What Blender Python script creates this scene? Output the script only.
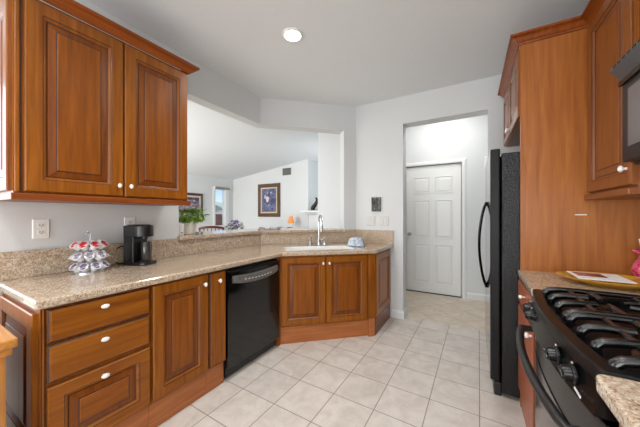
import bpy, bmesh, math, random
from mathutils import Vector, Matrix
R = math.radians
PI = math.pi
random.seed(7)
for o in list(bpy.data.objects):
    bpy.data.objects.remove(o)
SC = bpy.context.scene
COL = SC.collection

# ------------------------------------------------------------------ camera
cd = bpy.data.cameras.new('camera'); cam = bpy.data.objects.new('camera', cd); COL.objects.link(cam)
cd.sensor_width = 36; cd.lens = 36 * 262 / 640; cd.shift_y = 1.4 / 640; cd.clip_start = .02; cd.clip_end = 400
cam.location = (0, 0, 1.28); cam.rotation_euler = (R(90), 0, R(30))
SC.camera = cam

# ------------------------------------------------------------------ world, lights, exposure
W = bpy.data.worlds.new('sky'); SC.world = W; W.use_nodes = True
nt = W.node_tree; bg = nt.nodes['Background']
tc = nt.nodes.new('ShaderNodeTexCoord'); sp = nt.nodes.new('ShaderNodeSeparateXYZ'); rp = nt.nodes.new('ShaderNodeValToRGB')
nt.links.new(tc.outputs['Generated'], sp.inputs[0]); nt.links.new(sp.outputs['Z'], rp.inputs[0]); nt.links.new(rp.outputs[0], bg.inputs[0])
rp.color_ramp.elements[0].color = (.80, .90, 1.0, 1); rp.color_ramp.elements[0].position = .0
rp.color_ramp.elements[1].color = (.22, .48, .85, 1); rp.color_ramp.elements[1].position = .12
rp.color_ramp.elements.new(.45).color = (.78, .86, .96, 1)
bg.inputs[1].default_value = 1.0


def area(name, loc, rot, sx, sy, watts, color=(1, 1, 1)):
    l = bpy.data.lights.new(name, 'AREA'); l.shape = 'RECTANGLE'; l.size = sx; l.size_y = sy; l.energy = watts; l.color = color
    o = bpy.data.objects.new(name, l); COL.objects.link(o); o.location = loc; o.rotation_euler = tuple(R(a) for a in rot); return o


area('daylight_nook_window', (-3.45, -.95, 1.65), (96, 0, -90), 2.3, 1.5, 36, (.97, .985, 1))
area('rear_fill_light', (-.6, -3.1, 1.3), (120, 0, 0), 3.0, 2.2, 104, (.97, .985, 1))  # added fill light behind the camera, no door modelled there
area('living_fill_light', (-5.4, .75, 1.6), (90, 0, 0), 2.6, 2.2, 120, (1, .995, .98))  # added unseen fill that brightens the living room, no window there
area('living_side_fill_light', (-2.6, 5.5, 1.9), (90, 0, 75), .9, 1.2, 7, (1, .995, .98))  # added fill hidden behind the wall, lights the fireplace return
area('hall_fill_light', (-.35, 3.95, 2.95), (0, 0, 0), 0.5, .5, 10.5, (1, .97, .93))  # added unseen fill for the hall, no fixture


def downlight(x, y, w):
    l = bpy.data.lights.new('downlight', 'SPOT'); l.energy = w; l.spot_size = R(150); l.spot_blend = 1; l.shadow_soft_size = .09; l.color = (1, .975, .94)
    o = bpy.data.objects.new('downlight', l); COL.objects.link(o); o.location = (x, y, 2.715)


for p in ((-1.251, 1.723, 62), (-.25, 1.05, 30), (-1.25, -.15, 50), (-.25, -.6, 56)): downlight(*p)  # first belongs to the visible fixture, other three are added unseen fill spots
SC.view_settings.view_transform = 'Standard'; SC.view_settings.look = 'None'
SC.view_settings.gamma = 1; SC.view_settings.use_curve_mapping = False
SC.view_settings.exposure = 0.45

# ------------------------------------------------------------------ materials
MATS = {}


def srgb(r, g, b):
    f = lambda c: (c / 255 / 12.92) if c <= 10 else ((c / 255 + .055) / 1.055) ** 2.4
    return (f(r), f(g), f(b), 1)


def mat(name, col, rough=.5, metal=0., coat=0., spec=.5, emit=None, es=0.):
    m = bpy.data.materials.new(name); m.use_nodes = True
    b = m.node_tree.nodes['Principled BSDF']
    b.inputs['Base Color'].default_value = col; b.inputs['Roughness'].default_value = rough; b.inputs['Metallic'].default_value = metal
    b.inputs['Coat Weight'].default_value = coat; b.inputs['Coat Roughness'].default_value = .12
    b.inputs['Specular IOR Level'].default_value = spec
    if emit: b.inputs['Emission Color'].default_value = emit; b.inputs['Emission Strength'].default_value = es
    MATS[name] = m
    return m


def nodes(m): return m.node_tree.nodes, m.node_tree.links, m.node_tree.nodes['Principled BSDF']


def noise_mat(name, stops, scale=(1, 1, 1), nscale=5, detail=4, nrough=.6, rough=.5, coat=0., bump=0., distort=0., spec=.5, per_object=True, metal=0.):
    m = mat(name, stops[0][1], rough, metal, coat, spec); N, L, b = nodes(m)
    tc = N.new('ShaderNodeTexCoord'); mp = N.new('ShaderNodeMapping'); mp.inputs['Scale'].default_value = scale
    nz = N.new('ShaderNodeTexNoise'); nz.inputs['Scale'].default_value = nscale; nz.inputs['Detail'].default_value = detail
    nz.inputs['Roughness'].default_value = nrough; nz.inputs['Distortion'].default_value = distort
    L.new(tc.outputs['Object'], mp.inputs[0]); L.new(mp.outputs[0], nz.inputs['Vector'])
    if per_object:
        oi = N.new('ShaderNodeObjectInfo'); ml = N.new('ShaderNodeMath'); ml.operation = 'MULTIPLY'; ml.inputs[1].default_value = 40
        L.new(oi.outputs['Random'], ml.inputs[0]); L.new(ml.outputs[0], mp.inputs['Location'])
    cr = N.new('ShaderNodeValToRGB'); L.new(nz.outputs['Fac'], cr.inputs[0])
    e = cr.color_ramp.elements
    e[0].position, e[0].color = stops[0]; e[1].position, e[1].color = stops[-1]
    for p, c in stops[1:-1]:
        k = e.new(p); k.color = c
    L.new(cr.outputs[0], b.inputs['Base Color'])
    if bump:
        bp = N.new('ShaderNodeBump'); bp.inputs['Strength'].default_value = bump; bp.inputs['Distance'].default_value = .004
        L.new(nz.outputs['Fac'], bp.inputs['Height']); L.new(bp.outputs[0], b.inputs['Normal'])
    return m


def wood(name, dark, mid, light, axis='z', rough=.38, coat=.04, k=1., spec=.32):
    sc = {'z': (9 * k, 9 * k, .55 * k), 'x': (.55 * k, 9 * k, 9 * k), 'y': (9 * k, .55 * k, 9 * k)}[axis]
    return noise_mat(name, [(.28, dark), (.5, mid), (.74, light)], sc, 4.5, 5, .6, rough, coat, distort=.5, spec=spec)


D1, D2, D3 = srgb(116, 60, 6), srgb(138, 77, 11), srgb(158, 93, 21)
wood_v = wood('maple_glazed_vertical', D1, D2, D3)
wood_h = wood('maple_glazed_horizontal', D1, D2, D3, 'x')
P1, P2, P3 = srgb(110, 56, 5), srgb(131, 70, 9), srgb(149, 84, 17)
wood_p = wood('maple_panel_vertical', P1, P2, P3)
wood_ph = wood('maple_panel_horizontal', P1, P2, P3, 'x')
crown_w = wood('crown_stain', srgb(108, 50, 10), srgb(132, 64, 15), srgb(154, 80, 24), 'x')
crown_y = wood('crown_stain_lengthwise', srgb(108, 50, 10), srgb(132, 64, 15), srgb(154, 80, 24), 'y')
wood_b = wood('maple_bevel_shade', srgb(98, 47, 6), srgb(118, 60, 9), srgb(138, 75, 15))  # darker stain paints shading onto the panel bevels
toe_w = wood('base_board_red_brown', srgb(150, 86, 44), srgb(171, 103, 57), srgb(187, 119, 71), 'x', .45, .05)
glaze = mat('dark_glaze', srgb(62, 28, 12), .4, coat=.2)
veneer = wood('end_panel_veneer', srgb(144, 82, 32), srgb(163, 97, 42), srgb(180, 114, 54), 'z', .36, .12, .8)
veneer_r = wood('right_cabinet_stain', srgb(116, 62, 24), srgb(136, 78, 32), srgb(154, 92, 42), 'z', .34, .15)
veneer_rh = wood('right_cabinet_stain_across', srgb(110, 58, 26), srgb(128, 70, 32), srgb(144, 84, 42), 'x', .34, .15)
red_side = wood('red_brown_side', srgb(150, 80, 52), srgb(166, 92, 62), srgb(178, 104, 72), 'z', .4, .2)
pine = wood('knotty_pine', srgb(150, 92, 36), srgb(184, 124, 58), srgb(204, 146, 76), 'z', .38, .2, .7)
pine_t = wood('knotty_pine_top', srgb(150, 92, 36), srgb(184, 124, 58), srgb(204, 146, 76), 'y', .35, .2, .7)
dining_w = wood('dining_red_wood', srgb(62, 18, 14), srgb(84, 27, 20), srgb(102, 38, 28), 'x', .3, .3)
gate_w = wood('gate_red_wood', srgb(96, 36, 26), srgb(122, 52, 38), srgb(140, 66, 50), 'z', .6, 0)

# granite
granite = mat('beige_granite', srgb(190, 164, 132), .1, coat=.3)
N, L, b = nodes(granite)
tc = N.new('ShaderNodeTexCoord')
n1 = N.new('ShaderNodeTexNoise'); n1.inputs['Scale'].default_value = 115; n1.inputs['Detail'].default_value = 3; n1.inputs['Roughness'].default_value = .7
n2 = N.new('ShaderNodeTexNoise'); n2.inputs['Scale'].default_value = 16; n2.inputs['Detail'].default_value = 5
vo = N.new('ShaderNodeTexVoronoi'); vo.inputs['Scale'].default_value = 240
for n in (n1, n2, vo): L.new(tc.outputs['Object'], n.inputs['Vector'])
cr = N.new('ShaderNodeValToRGB'); e = cr.color_ramp.elements
e[0].position, e[0].color = .34, srgb(110, 86, 66); e[1].position, e[1].color = .66, srgb(226, 217, 204)
k = e.new(.43); k.color = srgb(166, 142, 116); k = e.new(.54); k.color = srgb(194, 175, 152)
L.new(n1.outputs['Fac'], cr.inputs[0])
cr2 = N.new('ShaderNodeValToRGB'); e = cr2.color_ramp.elements
e[0].position, e[0].color = .3, srgb(164, 136, 108); e[1].position, e[1].color = .72, srgb(210, 197, 180)
L.new(n2.outputs['Fac'], cr2.inputs[0])
mx = N.new('ShaderNodeMix'); mx.data_type = 'RGBA'; mx.inputs['Factor'].default_value = .28
L.new(cr.outputs[0], mx.inputs['A']); L.new(cr2.outputs[0], mx.inputs['B'])
cr3 = N.new('ShaderNodeValToRGB'); e = cr3.color_ramp.elements
e[0].position, e[0].color = .0, (0, 0, 0, 1); e[1].position, e[1].color = .16, (1, 1, 1, 1); cr3.color_ramp.interpolation = 'CONSTANT'
L.new(vo.outputs['Color'], cr3.inputs[0])
mx2 = N.new('ShaderNodeMix'); mx2.data_type = 'RGBA'
mx2.inputs['A'].default_value = srgb(122, 96, 72)
L.new(cr3.outputs[0], mx2.inputs['Factor']); L.new(mx.outputs['Result'], mx2.inputs['B'])
L.new(mx2.outputs['Result'], b.inputs['Base Color'])


def tile_mat(name, size, ox, oy, rot, base, base2, grout):
    m = mat(name, base, .34, coat=.0); N, L, b = nodes(m)
    tc = N.new('ShaderNodeTexCoord'); mp = N.new('ShaderNodeMapping'); mp.vector_type = 'TEXTURE'
    mp.inputs['Location'].default_value = (ox, oy, 0); mp.inputs['Rotation'].default_value = (0, 0, R(rot))
    br = N.new('ShaderNodeTexBrick'); br.offset = 0; br.squash = 1; br.inputs['Scale'].default_value = 1
    br.inputs['Brick Width'].default_value = size; br.inputs['Row Height'].default_value = size
    br.inputs['Mortar Size'].default_value = .0032; br.inputs['Mortar Smooth'].default_value = .25; br.inputs['Bias'].default_value = 0
    br.inputs['Color1'].default_value = (.94, .94, .94, 1); br.inputs['Color2'].default_value = (1, 1, 1, 1)
    L.new(tc.outputs['Object'], mp.inputs[0]); L.new(mp.outputs[0], br.inputs['Vector'])
    nz = N.new('ShaderNodeTexNoise'); nz.inputs['Scale'].default_value = 7; nz.inputs['Detail'].default_value = 7; nz.inputs['Roughness'].default_value = .65; nz.inputs['Distortion'].default_value = .8
    L.new(tc.outputs['Object'], nz.inputs['Vector'])
    cr = N.new('ShaderNodeValToRGB'); e = cr.color_ramp.elements
    e[0].position, e[0].color = .32, base2; e[1].position, e[1].color = .62, base
    L.new(nz.outputs['Fac'], cr.inputs[0])
    ml = N.new('ShaderNodeMix'); ml.data_type = 'RGBA'; ml.blend_type = 'MULTIPLY'; ml.inputs['Factor'].default_value = 1
    L.new(cr.outputs[0], ml.inputs['A']); L.new(br.outputs['Color'], ml.inputs['B'])
    mx = N.new('ShaderNodeMix'); mx.data_type = 'RGBA'; mx.inputs['B'].default_value = grout
    L.new(br.outputs['Fac'], mx.inputs['Factor']); L.new(ml.outputs['Result'], mx.inputs['A'])
    L.new(mx.outputs['Result'], b.inputs['Base Color'])
    bp = N.new('ShaderNodeBump'); bp.invert = True; bp.inputs['Strength'].default_value = .4; bp.inputs['Distance'].default_value = .003
    L.new(br.outputs['Fac'], bp.inputs['Height']); L.new(bp.outputs[0], b.inputs['Normal'])
    return m


tile = tile_mat('floor_tile_square', 0.2975, -.2515, 1.9575, -1.2, srgb(214, 207, 200), srgb(194, 185, 176), srgb(140, 126, 113))
tile_d = tile_mat('floor_tile_diagonal', .30, -.5, 3.55, 45, srgb(214, 200, 182), srgb(196, 180, 160), srgb(160, 144, 126))
paint = noise_mat('wall_paint_white', [(.3, srgb(211, 213, 213)), (.7, srgb(214, 216, 216))], (1, 1, 1), 90, 2, rough=.6, bump=.06, per_object=False)
ceil_p = noise_mat('ceiling_paint', [(.3, srgb(224, 227, 229)), (.7, srgb(227, 230, 232))], (1, 1, 1), 60, 2, rough=.75, bump=.05, per_object=False)
trim_p = mat('trim_white_semigloss', srgb(222, 223, 222), .35)
door_p = mat('door_white_paint', srgb(228, 228, 225), .38)
groove_p = mat('door_groove_tone', srgb(222, 222, 219), .45)  # slightly darker white used in the door panel grooves
white_pl = mat('white_plastic', srgb(236, 235, 230), .35)
plate_m = mat('almond_plate', srgb(212, 211, 206), .35)
slot = mat('slot_black', srgb(30, 30, 30), .6)
knob_m = mat('white_porcelain_knob', srgb(240, 238, 232), .12, coat=.6)
nickel = mat('satin_nickel', srgb(170, 168, 165), .3, 1)
chrome = mat('chrome', srgb(205, 207, 210), .12, 1)
blk_gloss = mat('black_gloss_enamel', srgb(10, 10, 11), .24, coat=.04, spec=.3)
blk_top = mat('black_enamel_cooktop', srgb(11, 11, 12), .36, spec=.3)
blk_dw = mat('black_dishwasher_panel', srgb(8, 8, 9), .09, coat=.3)
blk_semi = mat('black_plastic', srgb(24, 24, 25), .4)
blk_soft = mat('black_satin_handle', srgb(34, 31, 31), .38)
cast = mat('cast_iron_black', srgb(15, 15, 16), .25, coat=.35)
grey_strip = noise_mat('grey_control_strip', [(.4, srgb(58, 57, 54)), (.6, srgb(124, 121, 116))], (1, 1, 1), 220, 2, rough=.4)
grey_met = mat('grey_vent_metal', srgb(112, 114, 116), .3, .6)
rim_m = mat('dark_chrome_ring', srgb(70, 70, 72), .25, .8)
mark = mat('white_print', srgb(215, 215, 215), .5)
fr_side = noise_mat('fridge_pebbled_black', [(.35, srgb(6, 6, 7)), (.7, srgb(13, 13, 14))], (1, 1, 1), 100, 2, rough=.24, spec=.4, bump=1.0, per_object=False)
fr_edge = mat('fridge_door_edge_black', srgb(12, 12, 13), .45, spec=.3)
fr_door = mat('fridge_door_black', srgb(8, 8, 9), .05, coat=.3)
steel = mat('burner_steel', srgb(150, 150, 152), .3, 1)
dark_glass = mat('oven_dark_glass', srgb(20, 18, 18), .05, coat=.6)
mw_glass = mat('microwave_window_reflection', srgb(104, 104, 106), .3, coat=.2)  # grey colour stands in for a bright reflection on the window
sink_w = mat('white_enamel_sink', srgb(240, 240, 238), .15, coat=.5)
cloth_m = noise_mat('blue_grey_cloth', [(.35, srgb(150, 166, 188)), (.6, srgb(205, 214, 226))], (1, 1, 1), 40, 3, rough=.9)
leaf_m = noise_mat('leaf_green', [(.3, srgb(86, 126, 28)), (.7, srgb(146, 184, 70))], (1, 1, 1), 25, 2, rough=.45)
lav_m = noise_mat('lavender_petals', [(.3, srgb(176, 158, 186)), (.7, srgb(206, 192, 208))], (1, 1, 1), 25, 2, rough=.7)
purple_m = noise_mat('purple_petals', [(.3, srgb(92, 66, 130)), (.7, srgb(150, 120, 176))], (1, 1, 1), 25, 2, rough=.7)
pot_m = mat('white_glazed_pot', srgb(238, 234, 226), .3, coat=.3)
gold_m = noise_mat('amber_gold_glaze', [(.3, srgb(190, 134, 34)), (.7, srgb(216, 166, 62))], (1, 1, 1), 12, 3, rough=.18, coat=.5)
pink_m = noise_mat('pink_pressed_glass', [(.35, srgb(176, 26, 70)), (.6, srgb(222, 96, 130))], (1, 1, 1), 60, 2, rough=.15, coat=.5, bump=.5)
vo_frame = wood('picture_frame_brown', srgb(66, 46, 32), srgb(92, 66, 46), srgb(112, 82, 58), 'z', .4, .2)
frame_d = wood('picture_frame_dark', srgb(44, 30, 24), srgb(62, 44, 34), srgb(78, 56, 44), 'z', .4, .2)
liner_m = mat('picture_liner_cream', srgb(202, 184, 160), .7)
sofa_m = noise_mat('floral_blue_fabric', [(.38, srgb(52, 62, 96)), (.46, srgb(120, 130, 160)), (.54, srgb(220, 216, 208)), (.66, srgb(150, 158, 184))], (1, 1, 1), 9, 4, rough=.9, per_object=False)
hill_m = noise_mat('hillside_green', [(.3, srgb(168, 190, 176)), (.7, srgb(214, 224, 212))], (1, 1, 1), .12, 6, rough=.9, per_object=False)
ground_m = noise_mat('ground_soil', [(.3, srgb(140, 134, 118)), (.7, srgb(170, 164, 148))], (1, 1, 1), .3, 4, rough=.9, per_object=False)
house_m = mat('house_stucco', srgb(228, 224, 216), .8)
roof_m = mat('house_roof', srgb(150, 146, 142), .8)
tree_m = noise_mat('tree_foliage', [(.3, srgb(46, 66, 40)), (.7, srgb(84, 104, 66))], (1, 1, 1), 2, 4, rough=.9)
shade_m = mat('orange_lamp_shade', srgb(226, 150, 84), .7, emit=srgb(240, 150, 70), es=.12)
bronze_m = mat('dark_bronze', srgb(46, 40, 36), .4, .5)
blind_m = mat('blind_taupe', srgb(150, 140, 124), .8)
rubber_m = mat('hinge_black_iron', srgb(34, 30, 28), .5, .4)
lamp_on = mat('lamp_diffuser', (1, 1, 1, 1), .5, emit=(1, .97, .92, 1), es=9)
paper_m = mat('white_paper', srgb(238, 236, 232), .6)
carpet = noise_mat('beige_carpet', [(.3, srgb(186, 174, 156)), (.7, srgb(204, 192, 174))], (1, 1, 1), 60, 3, rough=.95, per_object=False)
plaque_m = noise_mat('dark_pewter_relief', [(.38, srgb(54, 53, 51)), (.5, srgb(84, 83, 80)), (.64, srgb(140, 138, 132))], (1, 1, .5), 28, 4, rough=.45, bump=.6, metal=.3)
oven_grey = mat('oven_window_reflection', srgb(104, 94, 92), .16, .5)  # grey colour stands in for the floor reflected in dark glass
pod_w = mat('pod_white_plastic', srgb(236, 236, 238), .35)
cof_m = mat('coffee_maker_black', srgb(17, 17, 18), .35, coat=.05)
cof_s = mat('coffee_maker_smoky', srgb(62, 60, 58), .16, .3, coat=.3)
glass = mat('clear_window_glass', (1, 1, 1, 1), .0)
N, L, b = nodes(glass)
mxs = N.new('ShaderNodeMixShader'); tr = N.new('ShaderNodeBsdfTransparent'); gl = N.new('ShaderNodeBsdfGlossy'); gl.inputs['Roughness'].default_value = .02
mxs.inputs[0].default_value = .06
L.new(tr.outputs[0], mxs.inputs[1]); L.new(gl.outputs[0], mxs.inputs[2]); L.new(mxs.outputs[0], N['Material Output'].inputs['Surface'])


def lid_mat(name, c1, c2, scale):
    m = mat(name, c1, .35); N, L, b = nodes(m)
    tc = N.new('ShaderNodeTexCoord'); wv = N.new('ShaderNodeTexNoise'); wv.inputs['Scale'].default_value = scale; wv.inputs['Detail'].default_value = 1
    L.new(tc.outputs['Object'], wv.inputs['Vector'])
    cr = N.new('ShaderNodeValToRGB'); cr.color_ramp.interpolation = 'CONSTANT'; e = cr.color_ramp.elements
    e[0].position, e[0].color = 0, c1; e[1].position, e[1].color = .56, c2
    L.new(wv.outputs['Fac'], cr.inputs[0]); L.new(cr.outputs[0], b.inputs['Base Color'])
    return m


lid_red = lid_mat('pod_lid_red', srgb(188, 34, 44), srgb(228, 190, 192), 60)
lid_purple = lid_mat('pod_lid_purple', srgb(92, 74, 112), srgb(206, 206, 216), 70)
lid_grey = lid_mat('pod_lid_grey_violet', srgb(122, 116, 134), srgb(222, 222, 228), 70)


def art_mat(name, bgc, flower, leafc, seed):
    m = mat(name, bgc, .5); N, L, b = nodes(m)
    tc = N.new('ShaderNodeTexCoord'); mp = N.new('ShaderNodeMapping'); mp.inputs['Location'].default_value = (seed, seed, seed)
    L.new(tc.outputs['Object'], mp.inputs[0])
    n1 = N.new('ShaderNodeTexNoise'); n1.inputs['Scale'].default_value = 5.5; n1.inputs['Detail'].default_value = 3; n1.inputs['Distortion'].default_value = 1
    n2 = N.new('ShaderNodeTexVoronoi'); n2.inputs['Scale'].default_value = 8
    L.new(mp.outputs[0], n1.inputs['Vector']); L.new(mp.outputs[0], n2.inputs['Vector'])
    cr = N.new('ShaderNodeValToRGB'); e = cr.color_ramp.elements
    e[0].position, e[0].color = .42, bgc; e[1].position, e[1].color = .52, leafc
    L.new(n1.outputs['Fac'], cr.inputs[0])
    # pale bouquet around the middle of the picture
    sx = N.new('ShaderNodeVectorMath'); sx.operation = 'LENGTH'; mp2 = N.new('ShaderNodeMapping'); mp2.inputs['Scale'].default_value = (3.2, 3.2, 2.4)
    mp2.inputs['Location'].default_value = (0, 0, -.12)
    L.new(tc.outputs['Object'], mp2.inputs[0]); L.new(mp2.outputs[0], sx.inputs[0])
    ad = N.new('ShaderNodeMath'); ad.operation = 'ADD'; L.new(sx.outputs['Value'], ad.inputs[0]); L.new(n2.outputs['Distance'], ad.inputs[1])
    cr2 = N.new('ShaderNodeValToRGB'); e = cr2.color_ramp.elements
    e[0].position, e[0].color = .62, (1, 1, 1, 1); e[1].position, e[1].color = .82, (0, 0, 0, 1)
    L.new(ad.outputs[0], cr2.inputs[0])
    mx = N.new('ShaderNodeMix'); mx.data_type = 'RGBA'; mx.inputs['B'].default_value = flower
    L.new(cr2.outputs[0], mx.inputs['Factor']); L.new(cr.outputs[0], mx.inputs['A']); L.new(mx.outputs['Result'], b.inputs['Base Color'])
    return m


art_blue = art_mat('floral_print_blue', srgb(62, 66, 104), srgb(214, 202, 206), srgb(104, 108, 138), 3)
art_dark = art_mat('floral_print_dark', srgb(62, 60, 76), srgb(170, 156, 168), srgb(98, 92, 108), 9)


# ------------------------------------------------------------------ mesh helpers
class MB:
    def __init__(s): s.bm = bmesh.new()

    def _v(s, p, M): return s.bm.verts.new(M @ Vector(p) if M else Vector(p))

    def _f(s, vs, mi=0):
        try:
            f = s.bm.faces.new(vs); f.material_index = mi; return f
        except ValueError: return None

    def box(s, x0, x1, y0, y1, z0, z1, mi=0, M=None):
        v = [s._v(p, M) for p in ((x0, y0, z0), (x1, y0, z0), (x1, y1, z0), (x0, y1, z0), (x0, y0, z1), (x1, y0, z1), (x1, y1, z1), (x0, y1, z1))]
        for a in ((3, 2, 1, 0), (4, 5, 6, 7), (0, 1, 5, 4), (1, 2, 6, 5), (2, 3, 7, 6), (3, 0, 4, 7)): s._f([v[i] for i in a], mi)
        return s

    def rings(s, x0, x1, z0, z1, prof, M=None):
        """concentric rectangles: prof = [(inset, y, material of the band that ends here)]; closed back and front"""
        prev = None
        for i, (q, y, mi) in enumerate(prof):
            r = [s._v(p, M) for p in ((x0 + q, y, z0 + q), (x1 - q, y, z0 + q), (x1 - q, y, z1 - q), (x0 + q, y, z1 - q))]
            if prev is None: s._f([r[3], r[2], r[1], r[0]], mi)
            else:
                for j in range(4): s._f([prev[j], prev[(j + 1) % 4], r[(j + 1) % 4], r[j]], mi)
            prev = r
        s._f(prev, prof[-1][2])
        return s

    def lathe(s, prof, c=(0, 0, 0), n=24, M=None, mi=0, sx=1, sy=1, loop=False):
        T = Matrix.Translation(c); T = (M @ T) if M else T
        rs = []
        for r, z in prof:
            if r < 1e-6: rs.append([s._v((0, 0, z), T)])
            else: rs.append([s._v((r * sx * math.cos(2 * PI * i / n), r * sy * math.sin(2 * PI * i / n), z), T) for i in range(n)])
        for a, b in zip(rs, rs[1:] + ([rs[0]] if loop else [])):
            for i in range(n):
                j = (i + 1) % n
                if len(a) == 1 and len(b) == 1: break
                if len(a) == 1: s._f([a[0], b[j], b[i]], mi)
                elif len(b) == 1: s._f([a[i], a[j], b[0]], mi)
                else: s._f([a[i], a[j], b[j], b[i]], mi)
        if loop: return s
        if len(rs[0]) > 1: s._f(rs[0][::-1], mi)
        if len(rs[-1]) > 1: s._f(rs[-1], mi)
        return s

    def tube(s, pts, r, n=10, M=None, mi=0, flat=1.):
        pts = [Vector(p) for p in pts]; rr = r if isinstance(r, (list, tuple)) else [r] * len(pts)
        up = Vector((0, 0, 1)); prev = None; rings = []
        for i, p in enumerate(pts):
            d = (pts[min(i + 1, len(pts) - 1)] - pts[max(i - 1, 0)]).normalized()
            if prev is None:
                a = d.cross(up)
                if a.length < 1e-3: a = d.cross(Vector((1, 0, 0)))
            else: a = prev - d * prev.dot(d)
            a.normalize(); prev = a.copy(); bb = d.cross(a)
            rings.append([s._v(p + a * math.cos(2 * PI * k / n) * rr[i] + bb * math.sin(2 * PI * k / n) * rr[i] * flat, M) for k in range(n)])
        for a, b in zip(rings, rings[1:]):
            for i in range(n): s._f([a[i], a[(i + 1) % n], b[(i + 1) % n], b[i]], mi)
        s._f(rings[0][::-1], mi); s._f(rings[-1], mi)
        return s

    def prism(s, poly, z0, z1, mi=0, M=None):
        a = [s._v((x, y, z0), M) for x, y in poly]; b = [s._v((x, y, z1), M) for x, y in poly]
        n = len(poly)
        for i in range(n): s._f([a[i], a[(i + 1) % n], b[(i + 1) % n], b[i]], mi)
        s._f(a[::-1], mi); s._f(b, mi)
        return s

    def prism_hole(s, outer, hole, z0, z1):
        bm = s.bm; ov = [bm.verts.new((x, y, z1)) for x, y in outer]; hv = [bm.verts.new((x, y, z1)) for x, y in hole]
        ed = [bm.edges.new((v[i], v[(i + 1) % len(v)])) for v in (ov, hv) for i in range(len(v))]
        g = bmesh.ops.triangle_fill(bm, use_beauty=True, edges=ed, normal=(0, 0, 1))
        fs = [f for f in g['geom'] if isinstance(f, bmesh.types.BMFace)]
        ex = bmesh.ops.extrude_face_region(bm, geom=fs)
        bmesh.ops.translate(bm, vec=(0, 0, z0 - z1), verts=[v for v in ex['geom'] if isinstance(v, bmesh.types.BMVert)])
        return s

    def sweep(s, path, prof, mi=0, M=None):
        """profile (outward, z) along a horizontal path, outward = right of travel, mitred"""
        P = [Vector(p) for p in path]; n = len(P); rings = []
        for i in range(n):
            d0 = (P[i] - P[i - 1]).normalized() if i else None
            d1 = (P[i + 1] - P[i]).normalized() if i < n - 1 else None
            ns = [Vector((d.y, -d.x)) for d in (d0, d1) if d is not None]
            if len(ns) == 2:
                m = (ns[0] + ns[1]).normalized(); m = m / max(.2, m.dot(ns[0]))
            else: m = ns[0]
            rings.append([s._v((P[i].x + m.x * q, P[i].y + m.y * q, z), M) for q, z in prof])
        k = len(prof)
        for a, b in zip(rings, rings[1:]):
            for i in range(k): s._f([a[i], b[i], b[(i + 1) % k], a[(i + 1) % k]], mi)
        s._f(rings[0], mi); s._f(rings[-1][::-1], mi)
        return s

    def build(s, name, mats, parent=None, loc=None, rotz=0, smooth=False, bevel=0, seg=2):
        bmesh.ops.recalc_face_normals(s.bm, faces=s.bm.faces[:])
        me = bpy.data.meshes.new(name); s.bm.to_mesh(me); s.bm.free()
        for m in (mats if isinstance(mats, (list, tuple)) else [mats]): me.materials.append(m)
        o = bpy.data.objects.new(name, me); COL.objects.link(o)
        if parent: o.parent = parent
        if loc: o.location = loc
        o.rotation_euler.z = rotz
        if smooth:
            for p in me.polygons: p.use_smooth = True
            if smooth != 'all': me.set_sharp_from_angle(angle=R(38))
        if bevel:
            md = o.modifiers.new('bevel', 'BEVEL'); md.width = bevel; md.segments = seg; md.limit_method = 'ANGLE'; md.angle_limit = R(40)
        return o


def tag(o, label, cat, group=None):
    o['label'] = label; o['category'] = cat
    if group: o['group'] = group
    return o


def thing(name, label, cat, loc=(0, 0, 0), rotz=0, group=None):
    o = bpy.data.objects.new(name, None); COL.objects.link(o); o.location = loc; o.rotation_euler.z = rotz; o.empty_display_size = .1
    return tag(o, label, cat, group)


def struct(mb, name, m, **k):
    par = k.get('parent'); o = mb.build(name, m, **k)
    if not par: o['kind'] = 'structure'
    return o


def bx(*a, **k): return MB().box(*a, **k)


# ------------------------------------------------------------------ the setting
XL, YB, XR, CZ = -2.27, 3.30, .95, 2.738          # left wall, back wall, right wall, ceiling
CA, CB = (-2.27, 2.45), (-1.345, 3.30)            # ends of the diagonal pass-through wall
HB = 2.405                                        # underside of the headers
struct(bx(-4.0, 1.1, -3.4, 3.41, -.06, 0), 'floor', tile)
struct(bx(-1.12, 1.6, 3.41, 4.75, -.06, 0), 'floor_hall', tile_d)
struct(MB().prism([(-7.0, .5), (-4.0, .5), (-4.0, 3.41), (-1.12, 3.41), (-1.12, 4.75), (-1.12, 7.1), (-7.0, 7.1)], -.06, 0), 'floor_living', carpet)
struct(MB().prism([(-4.0, -3.4), (1.1, -3.4), (1.1, 3.38), (-1.38, 3.38), (-2.33, 2.52), (-2.33, .42), (-4.0, .42)], CZ, CZ + .08), 'ceiling', ceil_p)
struct(bx(-1.2, 1.6, 3.5, 4.75, 3.0, 3.06), 'ceiling_hall', ceil_p)
# sloped living-room ceiling
mb = MB()
zc = lambda x: 2.44 + .13 * (x + 6.86)
a = [(-7.0, .4), (-1.1, .4), (-1.1, 7.1), (-7.0, 7.1)]
lo = [mb._v((x, y, zc(x)), None) for x, y in a]; hi = [mb._v((x, y, zc(x) + .08), None) for x, y in a]
mb._f(lo[::-1]); mb._f(hi)
for i in range(4): mb._f([lo[i], lo[(i + 1) % 4], hi[(i + 1) % 4], hi[i]])
o = struct(mb, 'ceiling_living', ceil_p)
struct(bx(XL - .13, XL, .34, 1.40, 0, 3.15), 'wall_left', paint)
struct(bx(-4.0, 1.07, -3.52, -3.40, 0, 2.8), 'wall_rear', paint)
struct(bx(-4.0, XL - .13, .34, .46, 0, 2.8), 'wall_nook', paint)
mb = MB().box(-3.72, -3.6, -3.4, .34, 0, .45).box(-3.72, -3.6, -3.4, .34, 2.45, 2.8).box(-3.72, -3.6, -3.4, -2.2, .45, 2.45).box(-3.72, -3.6, .22, .34, .45, 2.45)
struct(mb, 'wall_nook_side', paint)
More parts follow.
